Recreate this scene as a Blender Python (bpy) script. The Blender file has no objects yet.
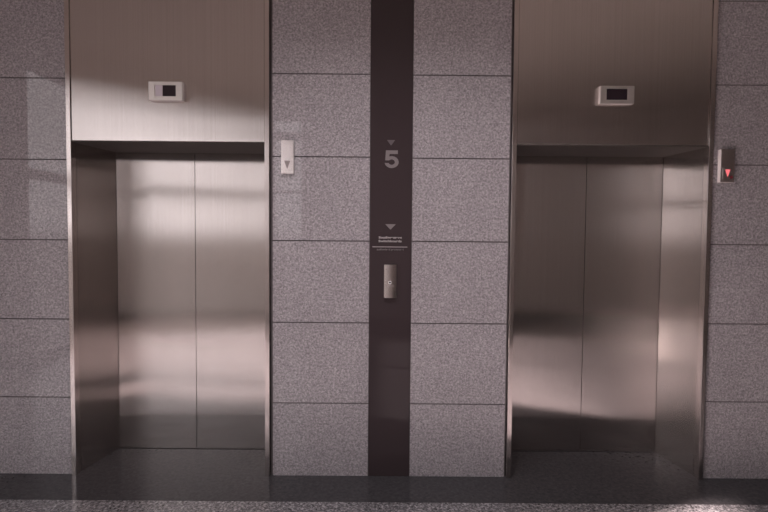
import bpy, bmesh, math
from mathutils import Matrix, Vector

scene = bpy.context.scene
COL = scene.collection

# ------------------------------------------------------------------ render look
scene.view_settings.view_transform = 'Standard'
scene.view_settings.look = 'None'
scene.view_settings.exposure = 1.2
scene.view_settings.gamma = 1.0
scene.view_settings.use_curve_mapping = False
scene.cycles.use_denoising = True
try:
    scene.cycles.denoiser = 'OPENIMAGEDENOISE'
    scene.cycles.denoising_input_passes = 'RGB_ALBEDO_NORMAL'
except Exception:
    pass
scene.cycles.max_bounces = 12
scene.cycles.diffuse_bounces = 5
scene.cycles.glossy_bounces = 8
scene.cycles.transparent_max_bounces = 12
scene.cycles.sample_clamp_indirect = 6.0
scene.cycles.caustics_reflective = True
scene.cycles.blur_glossy = 0.3

# ------------------------------------------------------------------ materials
def new_mat(name):
    m = bpy.data.materials.new(name)
    m.use_nodes = True
    nt = m.node_tree
    b = nt.nodes['Principled BSDF']
    return m, nt, b

def rgb(c):
    return (c[0], c[1], c[2], 1.0)

def plain(name, c, rough=0.5, metal=0.0, spec=0.5, emit=None, es=0.0):
    m, nt, b = new_mat(name)
    b.inputs['Base Color'].default_value = rgb(c)
    b.inputs['Roughness'].default_value = rough
    b.inputs['Metallic'].default_value = metal
    b.inputs['Specular IOR Level'].default_value = spec
    if emit:
        b.inputs['Emission Color'].default_value = rgb(emit)
        b.inputs['Emission Strength'].default_value = es
    return m

def texco(nt, scale):
    tc = nt.nodes.new('ShaderNodeTexCoord')
    mp = nt.nodes.new('ShaderNodeMapping')
    mp.inputs['Scale'].default_value = scale
    nt.links.new(tc.outputs['Object'], mp.inputs['Vector'])
    return mp.outputs['Vector']

def ramp(nt, fac, stops):
    r = nt.nodes.new('ShaderNodeValToRGB')
    e = r.color_ramp.elements
    e[0].position, e[0].color = stops[0][0], rgb(stops[0][1])
    e[1].position, e[1].color = stops[-1][0], rgb(stops[-1][1])
    for p, c in stops[1:-1]:
        n = e.new(p); n.color = rgb(c)
    nt.links.new(fac, r.inputs['Fac'])
    return r.outputs['Color']

def mixc(nt, a, b, fac=None, f=0.5, mode='MIX'):
    n = nt.nodes.new('ShaderNodeMix')
    n.data_type = 'RGBA'
    n.blend_type = mode
    n.inputs[0].default_value = f
    if fac is not None:
        nt.links.new(fac, n.inputs[0])
    nt.links.new(a, n.inputs[6]); nt.links.new(b, n.inputs[7])
    return n.outputs[2]

def granite(name, dark, mid, light, cell=150.0, rough=0.3, spec=0.5, coat=0.0, blotch=0.08, coat_rough=.03):
    """speckled stone: small crystals in three tones with faint cloudiness"""
    m, nt, b = new_mat(name)
    v = texco(nt, (1, 1, 1))
    vo = nt.nodes.new('ShaderNodeTexVoronoi')
    vo.inputs['Scale'].default_value = cell
    nt.links.new(v, vo.inputs['Vector'])
    sep = nt.nodes.new('ShaderNodeSeparateColor')
    nt.links.new(vo.outputs['Color'], sep.inputs['Color'])
    c1 = ramp(nt, sep.outputs[0], [(0.0, dark), (0.22, dark), (0.38, mid), (0.72, mid), (0.9, light), (1.0, light)])
    no = nt.nodes.new('ShaderNodeTexNoise')
    no.inputs['Scale'].default_value = cell * 0.45
    no.inputs['Detail'].default_value = 3
    nt.links.new(v, no.inputs['Vector'])
    c2 = ramp(nt, no.outputs['Fac'], [(0.3, dark), (0.5, mid), (0.68, light)])
    c = mixc(nt, c1, c2, f=0.5)
    n2 = nt.nodes.new('ShaderNodeTexNoise')
    n2.inputs['Scale'].default_value = 3.0
    n2.inputs['Detail'].default_value = 4
    nt.links.new(v, n2.inputs['Vector'])
    g = ramp(nt, n2.outputs['Fac'], [(0.3, (1 - blotch,) * 3), (0.7, (1 + 0 * blotch,) * 3)])
    c = mixc(nt, c, g, f=1.0, mode='MULTIPLY')
    nt.links.new(c, b.inputs['Base Color'])
    b.inputs['Roughness'].default_value = rough
    b.inputs['Specular IOR Level'].default_value = spec
    b.inputs['Coat Weight'].default_value = coat
    b.inputs['Coat Roughness'].default_value = coat_rough
    return m

def steel(name, c, rough=0.15, aniso=1.0, streak=0.05, spread=1.5):
    """brushed stainless steel with a vertical grain; the UV map runs u across the grain.
    The grooves tilt the normal sideways only, so reflections smear horizontally."""
    m, nt, b = new_mat(name)
    b.inputs['Metallic'].default_value = 1.0
    v = texco(nt, (300.0, 300.0, .8))
    no = nt.nodes.new('ShaderNodeTexNoise')
    no.inputs['Scale'].default_value = 1.0
    no.inputs['Detail'].default_value = 2
    nt.links.new(v, no.inputs['Vector'])
    lo = tuple(x * (1 - streak) for x in c)
    hi = tuple(min(1, x * (1 + streak)) for x in c)
    col = ramp(nt, no.outputs['Fac'], [(0.3, lo), (0.7, hi)])
    nt.links.new(col, b.inputs['Base Color'])
    b.inputs['Roughness'].default_value = rough
    b.inputs['Anisotropic'].default_value = aniso
    t = nt.nodes.new('ShaderNodeTangent')
    t.direction_type = 'UV_MAP'
    t.uv_map = 'UVMap'
    nt.links.new(t.outputs['Tangent'], b.inputs['Tangent'])
    if spread > 0:
        v2 = texco(nt, (2600.0, 2600.0, 900.0))
        n2 = nt.nodes.new('ShaderNodeTexNoise')
        n2.inputs['Scale'].default_value = 1.0
        n2.inputs['Detail'].default_value = 1
        nt.links.new(v2, n2.inputs['Vector'])
        k = nt.nodes.new('ShaderNodeMath'); k.operation = 'MULTIPLY_ADD'
        k.inputs[1].default_value = spread; k.inputs[2].default_value = -spread * .5
        nt.links.new(n2.outputs['Fac'], k.inputs[0])
        sc = nt.nodes.new('ShaderNodeVectorMath'); sc.operation = 'SCALE'
        nt.links.new(t.outputs['Tangent'], sc.inputs[0]); nt.links.new(k.outputs[0], sc.inputs['Scale'])
        ge = nt.nodes.new('ShaderNodeNewGeometry')
        ad = nt.nodes.new('ShaderNodeVectorMath'); ad.operation = 'ADD'
        nt.links.new(ge.outputs['Normal'], ad.inputs[0]); nt.links.new(sc.outputs[0], ad.inputs[1])
        nm = nt.nodes.new('ShaderNodeVectorMath'); nm.operation = 'NORMALIZE'
        nt.links.new(ad.outputs[0], nm.inputs[0])
        nt.links.new(nm.outputs[0], b.inputs['Normal'])
    return m

M_WALL = granite('grey_granite', (.18, .166, .178), (.34, .315, .334), (.56, .52, .55), cell=165, rough=.42, spec=.35, coat=.55, coat_rough=.02)
M_FLOOR = granite('speckled_floor_granite', (.035, .034, .037), (.145, .138, .147), (.42, .405, .425), cell=120, rough=.25, spec=.5, coat=.6)
M_BORDER = granite('dark_polished_granite', (.038, .036, .039), (.05, .048, .052), (.064, .062, .066), cell=90, rough=.13, spec=.22)
M_FLOOR2 = granite('dark_floor_granite', (.02, .018, .018), (.05, .045, .045), (.09, .08, .08), cell=60, rough=.4)
M_STEEL = steel('brushed_steel', (.64, .592, .572))
M_TRIM = steel('trim_steel', (.66, .60, .58), rough=.2, streak=.03, spread=1.0)
M_STRIP = plain('black_glass', (.047, .035, .038), rough=.04, spec=.32)
M_GROUT = plain('grout', (.105, .09, .094), rough=.8)
M_GROOVE = plain('dark_groove', (.055, .046, .048), rough=.8)
M_PRINT = plain('grey_print', (.20, .175, .18), rough=.5)
M_PRINT2 = plain('pale_print', (.46, .42, .43), rough=.5)
M_SCREEN = plain('dark_display', (.022, .014, .02), rough=.15)
M_PANE_W = plain('painted_bright_display', (.62, .56, .62), rough=.25)
M_PLATE = steel('satin_plate', (.76, .70, .69), streak=.02)
M_BEZEL = plain('satin_bezel', (.74, .70, .67), rough=.4, metal=.9)
M_BODY = plain('pale_housing', (.72, .67, .66), rough=.35)
M_ENGR = plain('engraved_grey', (.30, .26, .26), rough=.5)
M_RED = plain('lit_red', (.7, .12, .14), rough=.4, emit=(1.0, .22, .24), es=.3)
M_REDGLASS = plain('red_lens', (.16, .02, .03), rough=.3)
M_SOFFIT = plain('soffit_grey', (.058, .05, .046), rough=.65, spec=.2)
M_CEIL = plain('ceiling_paint', (.52, .475, .445), rough=.9)
M_PAINT = plain('wall_paint', (.64, .59, .565), rough=.85)
M_PAINTD = plain('wall_paint_dark', (.24, .215, .20), rough=.85)
M_ALU = plain('window_aluminium', (.22, .20, .20), rough=.5, metal=.3)
M_RUBBER = plain('black_rubber', (.02, .016, .018), rough=.7)

def glass_mat():
    m = bpy.data.materials.new('window_glass')
    m.use_nodes = True
    nt = m.node_tree
    nt.nodes.clear()
    o = nt.nodes.new('ShaderNodeOutputMaterial')
    t = nt.nodes.new('ShaderNodeBsdfTransparent')
    t.inputs['Color'].default_value = (.9, .9, .9, 1)
    g = nt.nodes.new('ShaderNodeBsdfGlossy')
    g.inputs['Roughness'].default_value = 0.0
    lw = nt.nodes.new('ShaderNodeLayerWeight')
    pw = nt.nodes.new('ShaderNodeMath'); pw.operation = 'POWER'; pw.inputs[1].default_value = 5
    nt.links.new(lw.outputs['Facing'], pw.inputs[0])
    fr = nt.nodes.new('ShaderNodeMath'); fr.operation = 'MULTIPLY_ADD'
    fr.inputs[1].default_value = .9; fr.inputs[2].default_value = .04
    nt.links.new(pw.outputs[0], fr.inputs[0])
    mx = nt.nodes.new('ShaderNodeMixShader')
    nt.links.new(fr.outputs[0], mx.inputs[0])
    nt.links.new(t.outputs[0], mx.inputs[1]); nt.links.new(g.outputs[0], mx.inputs[2])
    nt.links.new(mx.outputs[0], o.inputs['Surface'])
    return m
M_GLASS = glass_mat()

# ------------------------------------------------------------------ mesh helpers
def box(bm, x0, x1, y0, y1, z0, z1, bevel=0.0):
    vs = [bm.verts.new((x, y, z)) for x in (x0, x1) for y in (y0, y1) for z in (z0, z1)]
    idx = [(0, 1, 3, 2), (4, 6, 7, 5), (0, 4, 5, 1), (2, 3, 7, 6), (0, 2, 6, 4), (1, 5, 7, 3)]
    fs = [bm.faces.new([vs[i] for i in f]) for f in idx]
    if bevel > 0:
        es = list({e for f in fs for e in f.edges})
        bmesh.ops.bevel(bm, geom=es, offset=bevel, segments=2, profile=.5, affect='EDGES')

def prism(bm, pts, axis_y0, axis_y1):
    """polygon given in (x, z), extruded in y"""
    a = [bm.verts.new((p[0], axis_y0, p[1])) for p in pts]
    b = [bm.verts.new((p[0], axis_y1, p[1])) for p in pts]
    n = len(pts)
    bm.faces.new(a); bm.faces.new(list(reversed(b)))
    for i in range(n):
        bm.faces.new((a[i], a[(i + 1) % n], b[(i + 1) % n], b[i]))

def hprism(bm, pts, z0, z1):
    """polygon given in (x, y), extruded in z"""
    a = [bm.verts.new((p[0], p[1], z0)) for p in pts]
    b = [bm.verts.new((p[0], p[1], z1)) for p in pts]
    n = len(pts)
    bm.faces.new(a); bm.faces.new(list(reversed(b)))
    for i in range(n):
        bm.faces.new((a[i], a[(i + 1) % n], b[(i + 1) % n], b[i]))

def link(name, bm, mat, parent=None, origin=None, smooth=False):
    """origin = world point that becomes the object's origin; vertices are given in world coordinates"""
    bmesh.ops.recalc_face_normals(bm, faces=bm.faces[:])
    ox, oy, oz = origin if origin else (0, 0, 0)
    if parent is not None:
        ox, oy, oz = parent['_o'] if '_o' in parent else (0, 0, 0)
    # box-projected UV map: u horizontal, v up
    uv = bm.loops.layers.uv.new('UVMap')
    bm.normal_update()
    for f in bm.faces:
        n = f.normal
        ax, ay, az = abs(n.x), abs(n.y), abs(n.z)
        for l in f.loops:
            c = l.vert.co
            if az > ax and az > ay:
                l[uv].uv = (c.x, c.y)
            elif ay >= ax:
                l[uv].uv = (c.x, c.z)
            else:
                l[uv].uv = (c.y, c.z)
    for v in bm.verts:
        v.co -= Vector((ox, oy, oz))
    me = bpy.data.meshes.new(name)
    bm.to_mesh(me); bm.free()
    if smooth:
        for p in me.polygons:
            p.use_smooth = True
    me.materials.append(mat)
    o = bpy.data.objects.new(name, me)
    COL.objects.link(o)
    if parent is not None:
        o.parent = parent
    else:
        o.location = (ox, oy, oz)
    return o

def thing(name, label, cat, loc, group=None):
    o = bpy.data.objects.new(name, None)
    o.empty_display_size = 0.1
    COL.objects.link(o)
    o.location = loc
    o['label'] = label; o['category'] = cat
    if group: o['group'] = group
    o['_o'] = list(loc)
    return o

def struct(name, bm, mat, label=None):
    o = link(name, bm, mat)
    o['kind'] = 'structure'
    if label: o['label'] = label
    return o

# ------------------------------------------------------------------ dimensions
LAMP = 36.0
LY = -1.45
H = 3.75                    # ceiling height
XL, XR, YB = -4.0, 6.6, -6.2
Z_OPEN = 2.08               # underside of the header panels
DEP = 0.382                 # depth of the door recess
E1 = (-1.908, -0.728)       # clear opening of the left elevator
E2 = (0.812, 1.988)         # clear opening of the right elevator
ST = (-0.082, 0.174)        # black panel

# ------------------------------------------------------------------ elevator wall
G = .0035                   # half of a joint
bm = bmesh.new()
def tiles(x0, x1, joints):
    zs = [0.0] + joints + [H]
    for a, b in zip(zs[:-1], zs[1:]):
        za = a if a == 0 else a + G
        zb = b if b == H else b - G
        box(bm, x0, x1, 0.0, .012, za, zb)
tiles(XL, -1.943, [.488, .98, 1.472, 1.965, 2.458, 2.95])
tiles(-.683, ST[0] - .004, [.462, .970, 1.479, 1.995, 2.497, 3.0])
tiles(ST[1] + .004, .772, [.462, .970, 1.480, 1.991, 2.495, 3.0])
tiles(2.029, XR, [.489, .981, 1.475, 1.966, 2.452, 2.955])
struct('wall_back', bm, M_WALL)
bm = bmesh.new()                                   # grout behind the joints
for x0, x1 in ((XL, -1.940), (-.696, ST[0] - .0005), (ST[1] + .0005, .780), (2.020, XR)):
    box(bm, x0, x1, .005, .031, 0, H)
struct('wall_joints', bm, M_GROUT)
# dark backing of the stone cladding, seen only in the joints
bm = bmesh.new()
for x0, x1 in ((XL, -1.93), (-.70, .79), (2.01, XR)):
    box(bm, x0, x1, .012 + .02, .50, 0, H)
box(bm, XL, XR, .50, .60, 0, H)
for x0, x1 in ((-1.93, -.70), (.79, 2.01)):
    box(bm, x0, x1, .045, .50, Z_OPEN + .03, H)
struct('wall_core', bm, M_GROOVE)

# ------------------------------------------------------------------ elevators
def elevator(x0, x1, seam, slant, label, side):
    t = thing('elevator_entrance', label, 'elevator', ((x0 + x1) / 2, .2, 0), 'elevator entrances')
    cw = .028
    P = -.020                                   # casing stands proud of the stone
    # casings
    for a, b in ((x0 - cw, x0), (x1, x1 + cw)):
        bm = bmesh.new()
        box(bm, a, b, P, .031, 0.0, H - .002, bevel=.0015)
        link('casing', bm, M_TRIM, t)
    # header panel between the casings
    bm = bmesh.new()
    box(bm, x0 + .002, x1 - .002, -.012, .044, Z_OPEN, H - .002, bevel=.0015)
    link('header_panel', bm, M_STEEL, t)
    # thin returned fillets beside the header panel
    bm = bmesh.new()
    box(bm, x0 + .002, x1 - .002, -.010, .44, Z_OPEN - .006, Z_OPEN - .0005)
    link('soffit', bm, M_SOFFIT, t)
    # splayed jambs
    for sx, xf in ((1, x0), (-1, x1)):
        bm = bmesh.new()
        xi = xf + sx * slant
        hprism(bm, [(xf, .033), (xi, DEP - .004), (xi - sx * .03, DEP - .004), (xf - sx * .018, .033)], .002, Z_OPEN - .007)
        link('jamb', bm, M_STEEL, t)
    # door panels
    for a, b in ((x0 - .0, seam - .002), (seam + .002, x1 + .0)):
        bm = bmesh.new()
        box(bm, a, b, DEP, DEP + .04, .004, Z_OPEN - .008)
        link('door_panel', bm, M_STEEL, t)
    # threshold below the doors
    bm = bmesh.new()
    box(bm, x0, x1, DEP - .003, DEP + .075, .0, .002)
    box(bm, x0, x1, DEP + .012, DEP + .028, .002, .003)
    link('threshold', bm, M_RUBBER, t)
    return t
e1 = elevator(E1[0], E1[1], -1.304, .060, 'pale brushed steel elevator with closed double doors left of the black numbered panel', 1)
e2 = elevator(E2[0], E2[1], 1.404, .055, 'darker brushed steel elevator with closed double doors right of the black numbered panel', -1)

# ------------------------------------------------------------------ black glass panel with the floor number
cx = (ST[0] + ST[1]) / 2
sp = thing('floor_number_panel', 'tall narrow black glass panel with grey number 5 between the two elevators', 'sign', (cx, 0, 0))
bm = bmesh.new()
box(bm, ST[0], ST[1], -.003, .031, .001, H - .002, bevel=.0012)
link('panel', bm, M_STRIP, sp)
YF = -.0042                                        # face of the print
def five(cx, cz, w, h):
    bm = bmesh.new()
    pts = [(.10, 1.2), (.93, 1.2), (.93, .955), (.36, .955), (.335, .785)]
    for k in range(0, 15):
        a = math.radians(106 - k * (106 + 172) / 14)
        pts.append((.505 + .495 * math.cos(a), .405 + .405 * math.sin(a)))
    for k in range(0, 12):
        a = math.radians(-158 + k * (158 + 142) / 11)
        pts.append((.505 + .225 * math.cos(a), .405 + .185 * math.sin(a)))
    pts += [(.06, .52)]
    P = [(cx + (p[0] - .5) * w, cz + (p[1] / 1.2 - .5) * h) for p in pts]
    prism(bm, P, YF, -.0025)
    return bm
link('number', five(.048, 1.983, .088, .108), M_PRINT, sp)
def tri(bm, cx, cz, w, h, y0, y1):
    prism(bm, [(cx - w / 2, cz + h / 2), (cx + w / 2, cz + h / 2), (cx, cz - h / 2)], y0, y1)
bm = bmesh.new(); tri(bm, .044, 2.083, .050, .034, YF, -.0025); link('arrow', bm, plain('dim_print', (.11, .09, .10), .5), sp)
bm = bmesh.new(); tri(bm, .045, 1.568, .066, .034, YF, -.0025); link('arrow', bm, M_PRINT, sp)
def text(name, s, cx, cz, size, width, mat, off):
    cu = bpy.data.curves.new(name, 'FONT')
    cu.body = s; cu.size = size; cu.align_x = 'CENTER'; cu.align_y = 'CENTER'; cu.offset = off
    tmp = bpy.data.objects.new(name, cu)
    COL.objects.link(tmp)
    bpy.context.view_layer.update()
    me = bpy.data.meshes.new_from_object(tmp.evaluated_get(bpy.context.evaluated_depsgraph_get()))
    COL.objects.unlink(tmp); bpy.data.objects.remove(tmp)
    xs = [v.co.x for v in me.vertices]
    k = width / (max(xs) - min(xs)); mx = (max(xs) + min(xs)) / 2
    for v in me.vertices:
        x, y = v.co.x, v.co.y
        v.co = (cx + (x - mx) * k - sp['_o'][0], YF - .0002, cz + y)
    bm = bmesh.new(); bm.from_mesh(me)
    r = bmesh.ops.extrude_face_region(bm, geom=bm.faces[:])
    for g in r['geom']:
        if isinstance(g, bmesh.types.BMVert): g.co.y += .0016
    bmesh.ops.recalc_face_normals(bm, faces=bm.faces[:])
    me2 = bpy.data.meshes.new(name); bm.to_mesh(me2); bm.free(); me2.materials.append(mat)
    o = bpy.data.objects.new(name, me2); COL.objects.link(o); o.parent = sp
    return o
text('lettering', 'Southwestern', .044, 1.502, .019, .143, M_PRINT2, .0007)
text('lettering', 'Switchboards', .043, 1.480, .019, .143, M_PRINT2, .0007)
text('lettering', 'authorised personnel', .044, 1.428, .016, .165, M_PRINT, .0005)
bm = bmesh.new(); box(bm, -.066, .150, YF, -.0025, 1.4425, 1.4462); link('rule_line', bm, M_PRINT2, sp)

# ------------------------------------------------------------------ key switch on the black panel
ks = thing('key_switch', 'domed steel key switch plate mounted on the black glass panel', 'switch', (.046, -.003, 1.233))
bm = bmesh.new()
x0, x1, z0, z1 = .008, .084, 1.130, 1.336
prof = []
for k in range(13):                                # bowed plate: section in x and y
    a = k / 12
    prof.append((x0 + (x1 - x0) * a, -.0155 - .0075 * math.sin(math.pi * a)))
prof = prof + [(x1, -.0035), (x0, -.0035)]
hprism(bm, prof, z0, z1)
bmesh.ops.bevel(bm, geom=[e for e in bm.edges if abs(e.verts[0].co.z - e.verts[1].co.z) < 1e-5], offset=.0014, segments=1, affect='EDGES')
link('face_plate', bm, M_PLATE, ks)
bm = bmesh.new()
seg = 24
P = [(.044 + .0105 * math.cos(2 * math.pi * k / seg), 1.226 + .0105 * math.sin(2 * math.pi * k / seg)) for k in range(seg)]
prism(bm, P, -.0275, -.018)
kc = link('key_cylinder', bm, plain('bright_cylinder', (.85, .8, .8), .4, metal=.2), ks); kc['_o'] = ks['_o']
bm = bmesh.new(); box(bm, .0375, .0505, -.0281, -.027, 1.222, 1.230); link('key_slot', bm, M_RUBBER, kc)
bm = bmesh.new(); box(bm, .020, .068, -.0236, -.0205, 1.2065, 1.2085); box(bm, .022, .066, -.0236, -.0205, 1.199, 1.2005)
link('marking', bm, M_ENGR, ks)

# ------------------------------------------------------------------ floor indicators on the header panels
def indicator(cx, cz, w, h, left_pane, label):
    yb = -.0125
    t = thing('floor_indicator', label, 'display', (cx, yb, cz), 'floor indicators on the header panels')
    d = .030
    bm = bmesh.new()
    a0, a1, b0, b1 = cx - w / 2, cx + w / 2, cz - h / 2, cz + h / 2
    # frame of the housing around a recessed window
    wx0, wx1, wz0, wz1 = cx - .065, cx + .062, cz - .031, cz + .036
    box(bm, a0, a1, yb - d * .8, yb, b0, b1, bevel=.002)
    link('housing', bm, M_BODY, t)
    bm = bmesh.new()
    for q in ((a0, wx0, b0, b1), (wx1, a1, b0, b1), (wx0 - .001, wx1 + .001, wz1, b1), (wx0 - .001, wx1 + .001, b0, wz0)):
        box(bm, q[0] + (.0 if q[0] != a0 else 0), q[1], yb - d, yb - d * .805, q[2], q[3], bevel=.0015)
    link('bezel', bm, M_BEZEL, t)
    bm = bmesh.new()
    m = wx0 + (wx1 - wx0) * (.36 if left_pane else 0)
    box(bm, m + .001, wx1 - .001, yb - d * .86, yb - d * .801, wz0 + .001, wz1 - .001)
    s = link('screen', bm, M_SCREEN, t)
    if left_pane:
        bm = bmesh.new()
        box(bm, wx0 + .004, m - .001, yb - d * .9, yb - d * .801, wz0 + .001, wz1 - .001)
        link('bright_pane', bm, M_PANE_W, t)  # pale colour stands in for light showing on the display glass
    return t
indicator(-1.319, 2.3745, .205, .112, True, 'small pale steel floor display with a pane painted bright beside its dark screen, above left elevator')
indicator(1.4075, 2.3755, .205, .106, False, 'small grey steel floor display with one dark screen, above right elevator')

# ------------------------------------------------------------------ call buttons
def call_button(cx, cz, w, h, d, lit, label):
    t = thing('call_button', label, 'call button', (cx, 0, cz), 'elevator call buttons')
    bm = bmesh.new()
    box(bm, cx - w / 2, cx + w / 2, -d * .85, .002, cz - h / 2, cz + h / 2, bevel=.002)
    link('housing', bm, M_BODY, t)
    bm = bmesh.new()
    box(bm, cx - w / 2 + .001, cx + w / 2 - .001, -d, -d * .86, cz - h / 2 + .001, cz + h / 2 - .001, bevel=.001)
    link('face_plate', bm, M_PLATE, t)
    bm = bmesh.new()
    bx0, bx1, bz0, bz1 = cx - w / 2 + .012, cx + w / 2 - .012, cz - h / 2 + .018, cz - h / 2 + .085
    box(bm, bx0, bx1, -d - .0015, -d + .0005, bz0, bz1)
    bt = link('button', bm, M_PLATE, t); bt['_o'] = t['_o']
    bm = bmesh.new()
    tri(bm, cx, (bz0 + bz1) / 2 + .002, w * (.38 if lit else .48), .046 if lit else .05, -d - .0026, -d - .001)
    link('arrow', bm, M_RED if lit else M_ENGR, bt)
    if lit:
        bm = bmesh.new()
        P = [(cx + .022 + .010 * math.cos(2 * math.pi * k / 16), bz0 + .012 + .010 * math.sin(2 * math.pi * k / 16)) for k in range(16)]
        prism(bm, P, -d - .0024, -d - .001)
        link('lamp', bm, M_REDGLASS, bt)
    return t
call_button(-.589, 1.990, .078, .204, .020, False, 'narrow pale call button plate with unlit grey down arrow, right of the left elevator')
call_button(2.098, 1.957, .084, .200, .030, True, 'narrow call button plate with a lit red down arrow, right of the right elevator')

# ------------------------------------------------------------------ floor
bm = bmesh.new(); box(bm, XL, XR, -3.9, -.312, -.08, 0.0); struct('floor', bm, M_FLOOR)
bm = bmesh.new(); box(bm, XL, XR, YB, -3.902, -.08, 0.0); struct('trim_2', bm, M_FLOOR2)
bm = bmesh.new(); box(bm, XL, XR, -.310, .60, -.08, 0.0); struct('trim_1', bm, M_BORDER)

# ------------------------------------------------------------------ rest of the lobby, behind and beside the camera
bm = bmesh.new(); box(bm, XL - .2, XR + .2, YB - .2, .6, H, H + .2); struct('ceiling', bm, M_CEIL)
bm = bmesh.new(); box(bm, XR, XR + .2, YB - .2, .6, -.08, H); struct('wall_right', bm, M_PAINTD)
BX0, BX1, BZ0, BZ1 = -2.06, -1.50, .9, 3.68
bm = bmesh.new()
box(bm, XL - .2, BX0, YB - .2, YB, -.08, H); box(bm, BX1, XR, YB - .2, YB, -.08, H)
box(bm, BX0, BX1, YB - .2, YB, -.08, BZ0); box(bm, BX0, BX1, YB - .2, YB, BZ1, H)
struct('wall_front', bm, M_PAINT)
# unseen fill lamps, added to brighten the middle of the elevator wall
M_LAMP = plain('fill_lamp_glow', (.8, .8, .8), emit=(1.0, .78, .62), es=6.0)
M_WHITE = plain('white_trim', (.6, .56, .54), .5)
for lx in (-.65, .05, .75):
    t = thing('fill_lamp', 'added round fill lamp on the ceiling, out of view, brightening the elevator wall', 'fill light', (lx, LY, H), 'added fill lamps')
    bm = bmesh.new()
    n = 24
    rr = [(.085, H - .001), (.085, H - .012), (.062, H - .012), (.062, H - .001)]
    rings = [[bm.verts.new((lx + a * math.cos(2 * math.pi * k / n), LY + a * math.sin(2 * math.pi * k / n), z)) for k in range(n)] for a, z in rr]
    for i in range(4):
        for k in range(n):
            bm.faces.new((rings[i][k], rings[i][(k + 1) % n], rings[(i + 1) % 4][(k + 1) % n], rings[(i + 1) % 4][k]))
    link('trim_ring', bm, M_WHITE, t)
    bm = bmesh.new()
    P = [(lx + .06 * math.cos(2 * math.pi * k / n), LY + .06 * math.sin(2 * math.pi * k / n)) for k in range(n)]
    hprism(bm, P, H - .006, H - .001)
    link('lamp', bm, M_LAMP, t)
    ld = bpy.data.lights.new('fill_lamp_beam', 'SPOT')
    ld.energy = LAMP; ld.color = (1.0, .93, .95); ld.spot_size = math.radians(120); ld.spot_blend = 1.0; ld.shadow_soft_size = .05
    lo = bpy.data.objects.new('fill_lamp_beam', ld); COL.objects.link(lo); lo.location = (lx, LY, H - .07)
# window wall on the left
WY0, WY1, WZ0, WZ1 = -6.0, -2.58, .06, 3.45
bm = bmesh.new()
NY0, NY1, NZ = -2.28, -1.74, 1.85            # added unseen opening beyond the pier, sized to put sun on the near floor
box(bm, XL - .2, XL, WY1, NY0, -.08, H)
box(bm, XL - .2, XL, NY1, .6, -.08, H)
box(bm, XL - .2, XL, NY0, NY1, NZ, H)
box(bm, XL - .2, XL, NY0, NY1, -.08, WZ0)
box(bm, XL - .2, XL, YB, WY0, -.08, H)
box(bm, XL - .2, XL, WY0, WY1, WZ1, H)
box(bm, XL - .2, XL, WY0, WY1, -.08, WZ0)
struct('wall_left', bm, M_PAINT)
bm = bmesh.new()
f = .03
box(bm, XL - .14, XL - .06, NY0, NY0 + f, WZ0, NZ); box(bm, XL - .14, XL - .06, NY1 - f, NY1, WZ0, NZ)
box(bm, XL - .14, XL - .06, NY0 + f, NY1 - f, WZ0, WZ0 + .05); box(bm, XL - .14, XL - .06, NY0 + f, NY1 - f, NZ - .05, NZ)
w = struct('window_4', bm, M_ALU)  # added out of view only to let sun reach the floor
bm = bmesh.new(); box(bm, XL - .104, XL - .098, NY0 + f, NY1 - f, WZ0 + .05, NZ - .05); link('pane', bm, M_GLASS, w)
n = 2
st = (WY1 - WY0) / n
for i in range(n):
    a, b = WY0 + i * st, WY0 + (i + 1) * st
    bm = bmesh.new()
    f = .03
    box(bm, XL - .14, XL - .06, a, a + f, WZ0, WZ1); box(bm, XL - .14, XL - .06, b - f, b, WZ0, WZ1)
    box(bm, XL - .14, XL - .06, a + f, b - f, WZ0, WZ0 + .05); box(bm, XL - .14, XL - .06, a + f, b - f, WZ1 - .05, WZ1)
    box(bm, XL - .14, XL - .06, a + f, b - f, 2.14, 2.26)
    w = struct('window_%d' % (i + 1), bm, M_ALU)
    bm = bmesh.new()
    box(bm, XL - .104, XL - .098, a + f, b - f, WZ0 + .05, 2.14)
    box(bm, XL - .104, XL - .098, a + f, b - f, 2.26, WZ1 - .05)
    link('pane', bm, M_GLASS, w)

bm = bmesh.new()
f = .03
ya, yb2 = YB - .14, YB - .06
box(bm, BX0, BX0 + f, ya, yb2, BZ0, BZ1); box(bm, BX1 - f, BX1, ya, yb2, BZ0, BZ1)
for z0, z1 in ((BZ0, BZ0 + .05), (2.3, 2.34), (3.28, 3.42), (BZ1 - .04, BZ1)):
    box(bm, BX0 + f, BX1 - f, ya, yb2, z0, z1)
w = struct('window_3', bm, M_ALU)
bm = bmesh.new()
for z0, z1 in ((BZ0 + .05, 2.3), (2.34, 3.28), (3.42, BZ1 - .04)):
    box(bm, BX0 + f, BX1 - f, YB - .103, YB - .097, z0, z1)
link('pane', bm, M_GLASS, w)

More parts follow.
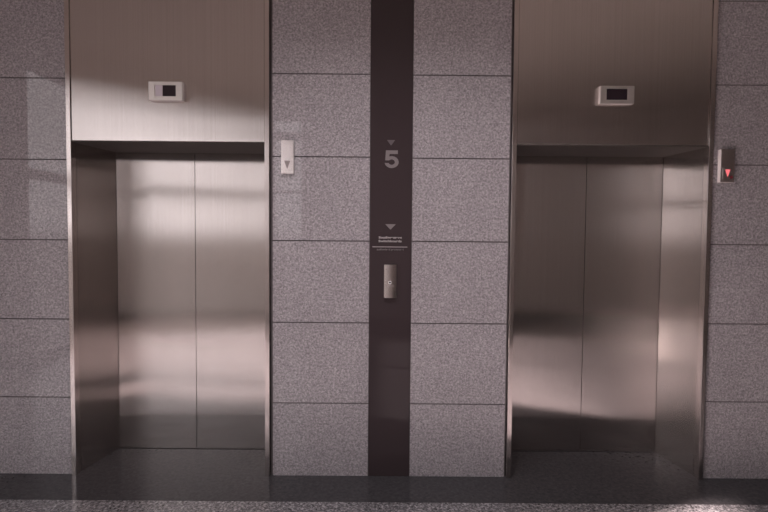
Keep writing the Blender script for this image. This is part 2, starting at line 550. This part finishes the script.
# ------------------------------------------------------------------ daylight
w = bpy.data.worlds.new('sky'); scene.world = w
w.use_nodes = True
nt = w.node_tree
bg = nt.nodes['Background']
tc = nt.nodes.new('ShaderNodeTexCoord')
sx = nt.nodes.new('ShaderNodeSeparateXYZ')
nt.links.new(tc.outputs['Generated'], sx.inputs[0])
mr = nt.nodes.new('ShaderNodeMapRange')
mr.inputs['From Min'].default_value = -1; mr.inputs['From Max'].default_value = 1
nt.links.new(sx.outputs['Z'], mr.inputs['Value'])
c = ramp(nt, mr.outputs[0], [(0.0, (.16, .14, .135)), (.49, (.20, .175, .17)), (.51, (.95, .89, .91)), (1.0, (1.0, .95, .98))])
nt.links.new(c, bg.inputs['Color'])
SKY = 1.75
bg.inputs['Strength'].default_value = SKY
pl = bpy.data.lights.new('window_portal', 'AREA')
pl.shape = 'RECTANGLE'; pl.size = WY1 - WY0; pl.size_y = WZ1 - WZ0
pl.cycles.is_portal = True
po = bpy.data.objects.new('window_portal', pl); COL.objects.link(po)
po.location = (XL - .02, (WY0 + WY1) / 2, (WZ0 + WZ1) / 2)
po.rotation_euler = (0, math.radians(-90), 0)
po.rotation_euler = Matrix(((0, 0, -1), (1, 0, 0), (0, -1, 0))).to_euler()  # local -z looks into the room (+x)

sl = bpy.data.lights.new('sun', 'SUN'); sl.energy = 22.5; sl.color = (1.0, .82, .77); sl.angle = math.radians(1.5)
so = bpy.data.objects.new('sun', sl); COL.objects.link(so)
so.rotation_euler = Vector((1.0, .388, -.56)).to_track_quat('-Z', 'Y').to_euler()

# ------------------------------------------------------------------ camera
Mx = [[0.9999666384587229, -0.001680823397350799, 0.007993547539643379],
      [0.001998406868924911, 0.9992021021908543, -0.03988941397618792],
      [-0.007920122445256408, 0.03990405756416734, 0.9991721262377007]]
r, f, u = Mx
cam = bpy.data.cameras.new('camera')
cam.sensor_width = 36.0
cam.lens = 500 / 768 * 36.0
cam.clip_start = .05
co = bpy.data.objects.new('camera', cam); COL.objects.link(co)
co.matrix_world = Matrix(((r[0], u[0], -f[0], 0), (r[1], u[1], -f[1], -3.0943), (r[2], u[2], -f[2], 1.5114), (0, 0, 0, 1)))
scene.camera = co
for o in bpy.data.objects:
    if '_o' in o: del o['_o']
